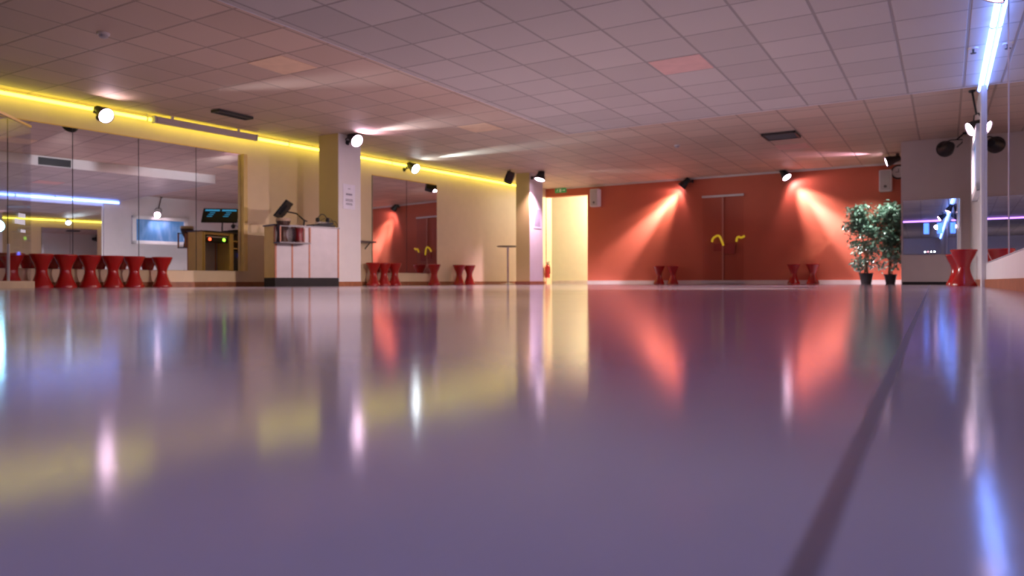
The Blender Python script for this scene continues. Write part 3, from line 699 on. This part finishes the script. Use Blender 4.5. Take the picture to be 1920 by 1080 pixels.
# ------------------------------------------------------------------ glass doors on the orange wall
t = thing('glass_door', (-4.725, Y_FAR - 0.03, 0), 'pair of frameless glass doors against the orange wall', 'door')
MB().box((-0.255, 0, 1.10), (0.49, 0.012, 2.06)).build('pane', M_glass2, t)
MB().box((0.255, 0, 1.10), (0.49, 0.012, 2.06)).build('pane', M_glass2, t)
MB().box((0, -0.005, 2.165), (1.02, 0.04, 0.05), bev=0.004).build('top_rail', M_alu, t)
MB().box((0, -0.005, 0.055), (1.04, 0.05, 0.07), bev=0.004).build('bottom_rail', M_alu, t)
MB().box((0, -0.004, 1.10), (0.035, 0.02, 2.06)).build('meeting_stile', mat('frosted_strip', (0.50, 0.20, 0.15), 0.5), t)
def smooth(pts, n=8):
    out = []
    P = [Vector(p) for p in pts]; P = [P[0]] + P + [P[-1]]
    for i in range(1, len(P) - 2):
        for k in range(n):
            u = k / n; a, b, c, d = P[i - 1], P[i], P[i + 1], P[i + 2]
            out.append(0.5 * ((2 * b) + (c - a) * u + (2 * a - 5 * b + 4 * c - d) * u * u + (3 * b - a - 3 * c + d) * u ** 3))
    return out + [P[-2]]
MB().tube(smooth([(-0.25, -0.05, 1.04), (-0.22, -0.07, 1.12), (-0.13, -0.08, 1.18), (-0.06, -0.08, 1.17), (-0.01, -0.07, 1.06), (0.03, -0.05, 0.94)]), 0.026, 10).build('handle', M_yel, t, True, label='curved yellow handle over the centre strip')
MB().tube(smooth([(0.34, -0.05, 1.03), (0.365, -0.07, 1.12), (0.41, -0.08, 1.14), (0.46, -0.08, 1.12), (0.54, -0.05, 1.16)]), 0.026, 10).build('handle', M_yel, t, True, label='short yellow handle on the right pane')
MB().box((0.17, -0.012, 0.87), (0.27, 0.012, 0.26), bev=0.004).build('red_panel', M_redpl, t)  # plain dark red panels added for a faint red shape on the doors
MB().box((-0.12, -0.012, 0.90), (0.20, 0.012, 0.18), bev=0.004).build('red_panel', M_redpl, t)

# ------------------------------------------------------------------ potted trees
def tree(loc, h, crown_r, crown_z0, n, label, seed, pot_r=0.14, pot_h=0.24):
    rnd = random.Random(seed)
    t = thing('potted_tree', loc, label, 'potted tree', 'potted trees in the corner')
    MB().lathe([(0, 0), (pot_r * 0.72, 0), (pot_r * 0.98, pot_h * 0.88), (pot_r * 1.05, pot_h * 0.9), (pot_r * 1.05, pot_h), (pot_r * 0.95, pot_h), (pot_r * 0.92, pot_h - 0.03)], seg=4 * 8, cap=False).build('pot', M_black, t, True)
    MB().lathe([(0, pot_h - 0.03), (pot_r * 0.93, pot_h - 0.03), (pot_r * 0.9, pot_h - 0.05), (0, pot_h - 0.05)], seg=24).build('soil', M_soil, t)
    st = MB(); tips = []
    for k in range(4):
        a = 2 * math.pi * k / 4 + rnd.random(); x, y = 0.04 * math.cos(a), 0.04 * math.sin(a)
        tx, ty = crown_r * 0.5 * math.cos(a), crown_r * 0.5 * math.sin(a)
        pts = smooth([(x, y, pot_h - 0.04), (x * 0.4 + rnd.uniform(-.02, .02), y * 0.4, pot_h + 0.3), (tx * 0.3, ty * 0.3, h * 0.5), (tx * 0.8, ty * 0.8, h * 0.72), (tx, ty, h * 0.9)], 5)
        st.tube(pts, [0.013 - 0.008 * i / len(pts) for i in range(len(pts))], 6)
        for j in range(7):
            p = pts[int(len(pts) * (0.35 + 0.6 * j / 7))]
            q = p + Vector((rnd.gauss(0, 1), rnd.gauss(0, 1), rnd.uniform(-0.2, 0.8))).normalized() * crown_r * rnd.uniform(0.5, 0.9)
            q.x = min(q.x, -0.80 - loc[0]); q.y = min(q.y, Y_FAR - loc[1] - 0.08)
            st.tube([p, (p + q) / 2 + Vector((0, 0, 0.04)), q], [0.005, 0.004, 0.002], 5); tips.append((p, q))
    st.build('stems', M_stem, t, True)
    fo = MB(); cz = (crown_z0 + h) / 2; hh = (h - crown_z0) / 2
    def leaf(p, l, wd):
        d = Vector((rnd.gauss(0, 1), rnd.gauss(0, 1), rnd.gauss(-0.7, 0.5))).normalized()
        s = d.cross(Vector((rnd.gauss(0, .5), rnd.gauss(0, .5), 1))).normalized(); nn = d.cross(s)
        b = [p, p + d * l * 0.35 + s * wd, p + d * l * 0.7 + s * wd * 0.8 - nn * 0.004, p + d * l - nn * 0.012, p + d * l * 0.7 - s * wd * 0.8 - nn * 0.004, p + d * l * 0.35 - s * wd]
        m1 = p + d * l * 0.5 + nn * 0.008
        vs = [fo.bm.verts.new(v) for v in b]; c = fo.bm.verts.new(m1)
        for i in range(6): fo.bm.faces.new((vs[i], vs[(i + 1) % 6], c))
    clusters = []
    for k in range(34):
        while True:
            v = Vector((rnd.uniform(-1, 1), rnd.uniform(-1, 1), rnd.uniform(-1, 1)))
            if 0.35 < v.length < 1: break
        w_ = 1.0 if v.z > -0.3 else 0.75
        clusters.append(Vector((v.x * crown_r * w_, v.y * crown_r * w_, cz + v.z * hh)))
    clusters += [Vector((rnd.uniform(-.6, .6) * crown_r, rnd.uniform(-.6, .6) * crown_r, rnd.uniform(pot_h + 0.18, crown_z0 + 0.12))) for k in range(13)]
    clusters += [q for p, q in tips[::3]]
    for k in range(n):
        c = rnd.choice(clusters)
        p = c + Vector((rnd.gauss(0, .07), rnd.gauss(0, .07), rnd.gauss(0, .06)))
        p.y = min(p.y, Y_FAR - loc[1] - 0.14); p.x = min(p.x, -0.86 - loc[0])
        leaf(p, rnd.uniform(0.07, 0.12), rnd.uniform(0.018, 0.030))
    fo.build('foliage', M_leaf, t)
tree((-1.50, 17.52, 0), 1.74, 0.40, 0.86, 2300, 'leafy potted tree in a black pot, full crown, left of the two', 3)
tree((-1.04, 17.66, 0), 1.76, 0.30, 0.84, 1800, 'slimmer potted tree in a black pot beside the return wall', 11, 0.125, 0.21)

# ------------------------------------------------------------------ projection screen case
a_, b_ = lp(6.85, 0.22, 2.575), lp(8.66, 0.22, 2.575)
L_ = (b_ - a_).length
t = thing('projector_screen_case', a_, 'long white rolled projection screen case hanging before the yellow tube', 'projection screen', None, LROT)
MB().box((0, L_ / 2, 0), (0.10, L_ - 0.04, 0.10), bev=0.02).build('case', M_ret, t)
for y in (0.01, L_ - 0.01): MB().box((0, y, 0), (0.11, 0.025, 0.11), bev=0.006).build('end_cap', M_spk, t)
for y in (0.3, L_ - 0.35): MB().box((0, y, 0.07), (0.03, 0.04, 0.06)).build('hanger', M_alu, t)

# ------------------------------------------------------------------ framed screen on the right wall
sy0, sy1 = 10.95, 12.6
t = thing('wall_screen', (RW(11.8), (sy0 + sy1) / 2, 1.64), 'white framed blue screen on the right wall, mirrored at left', 'screen', None, RROT)
fr = MB(); Ls = sy1 - sy0; Hs = 0.84
for s_ in (-1, 1):
    fr.box((-0.035, s_ * (Ls / 2 - 0.055), 0), (0.07, 0.11, Hs), bev=0.006); fr.box((-0.035, 0, s_ * (Hs / 2 - 0.05)), (0.07, Ls, 0.10), bev=0.006)
fr.build('frame', M_frame, t)
MB().box((-0.02, 0, 0), (0.04, Ls - 0.2, Hs - 0.18)).build('picture', M_screen, t)

# ------------------------------------------------------------------ glass screen at the left edge, with a lamp added for its reflection
p1 = Vector((-10.02, 4.86, 0)); p0 = Vector((-9.12, 3.88, 0)); gd = (p0 - p1); gl = gd.length
t = thing('glass_screen', p1, 'clear glass screen on a pale plinth with a gold top rail', 'glass screen', None, math.atan2(gd.y, gd.x))
MB().box((gl / 2, 0, 0.045), (gl, 0.10, 0.09), bev=0.006).build('plinth', M_plin, t)
MB().box((gl / 2, 0, 1.065), (gl, 0.012, 1.95)).build('pane', M_glass, t)
MB().box((gl / 2, 0, 2.055), (gl, 0.03, 0.03)).build('top_rail', M_gold, t)
MB().box((0.60, 0, 0.30), (0.018, 0.022, 0.46)).build('post', M_alu, t)
M_letter = mat('white_lettering', (0.85, 0.85, 0.88), 0.6, emit=(0.7, 0.72, 0.9), es=0.35)
for z, x0, x1, h_ in ((0.90, 0.17, 0.34, 0.05), (0.82, 0.18, 0.46, 0.06), (0.71, 0.17, 0.30, 0.035)):
    x = x0; b = MB()
    while x < x1:
        w_ = random.uniform(0.025, 0.05); b.box((x + w_ / 2, 0.008, z), (w_, 0.003, h_)); x += w_ + 0.010
    b.build('lettering', M_letter, t)
t = thing('reflection_lamp', (-10.06, 4.50, 0.0), 'bright cyan lamp on a thin stand, added for a reflection in the glass', 'lamp')
MB().lathe([(0, 0), (0.11, 0), (0.11, 0.01), (0.02, 0.025), (0, 0.025)], seg=24).build('base', M_black, t, True)
MB().cone((0, 0, 0.02), (0, 0, 0.70), 0.012, 0.012, 12).build('stand', M_black, t, True)
d_ = Vector((0.90, -0.40, 0.05)).normalized()
MB().lathe([(0, -0.10), (0.05, -0.10), (0.075, -0.03), (0.078, 0.01), (0.070, 0.0)], (0, 0, 0.77), d_, 24, cap=False).build('housing', M_black, t, True)
MB().lathe([(0.072, 0.0), (0.04, 0.01), (0, 0.012)], (0, 0, 0.77), d_, 24, cap=False).build('lens', M_cyanlamp, t, True)

# ------------------------------------------------------------------ behind the camera (seen only in the far mirror)
t = thing('bar_counter', (-0.45, -3.2, 0), 'dark bar counter behind the camera, seen in the return wall mirror', 'bar counter')
MB().box((0, 0, 0.55), (1.1, 0.5, 1.1), bev=0.01).build('body', M_dark, t)
MB().box((0, 0, 1.12), (1.2, 0.6, 0.04), bev=0.008).build('worktop', M_top, t)
for x in (-0.32, 0.14):
    t = thing('light_box', (x, -2.35, 2.13), 'blue light box hanging behind the camera, ' + ('left one' if x < 0 else 'right one') + ' in the mirror', 'light box', 'blue light boxes')
    MB().box((0.09, 0, 0), (0.18, 0.05, 0.42), bev=0.004).build('case', M_bluepane, t)
    MB().box((0.09, -0.02, 0.27), (0.02, 0.02, 0.14)).build('hanger', M_black, t)
for k, (x, z, m) in enumerate(((-0.27, 1.24, M_lensc), (-0.06, 1.24, M_lensc), (0.06, 1.24, M_lensc), (-0.17, 1.24, M_pinkdot))):
    t = thing('bar_lamp', (x, -3.2 + 0.05 * k, 1.14), ('tiny lamp standing on the bar counter' if k < 3 else 'tiny pink lamp standing on the bar counter') , 'lamp', 'little lamps on the bar')
    MB().cone((0, 0, 0), (0, 0, z - 1.16), 0.03, 0.012, 16).build('foot', M_black, t, True)
    MB().lathe([(0, -0.02), (0.016, -0.012), (0.02, 0), (0.016, 0.012), (0, 0.02)], (0, 0, z - 1.14), seg=16).build('bulb', m, t, True)

# ------------------------------------------------------------------ corridor lamp
t = thing('corridor_lamp', (-7.95, 19.25, 2.62), 'warm ceiling lamp in the corridor beyond the doorway', 'ceiling lamp')
MB().lathe([(0, 0.04), (0.14, 0.04), (0.14, 0.02), (0, 0.02)], seg=28).build('base', M_spk, t, True)
MB().lathe([(0.13, 0.02), (0.12, -0.03), (0.07, -0.06), (0, -0.07)], seg=28, cap=False).build('shade', mat('warm_shade', (0.9, 0.85, 0.7), 0.4, emit=(1.0, 0.88, 0.6), es=8), t, True)
ld = bpy.data.lights.new('corridor_light', 'POINT'); lo = bpy.data.objects.new('corridor_light', ld); COL.objects.link(lo)
ld.energy = 300; ld.color = (1.0, 0.97, 0.72); ld.shadow_soft_size = 0.12; lo.parent = t; lo.location = (0, 0, -0.2)
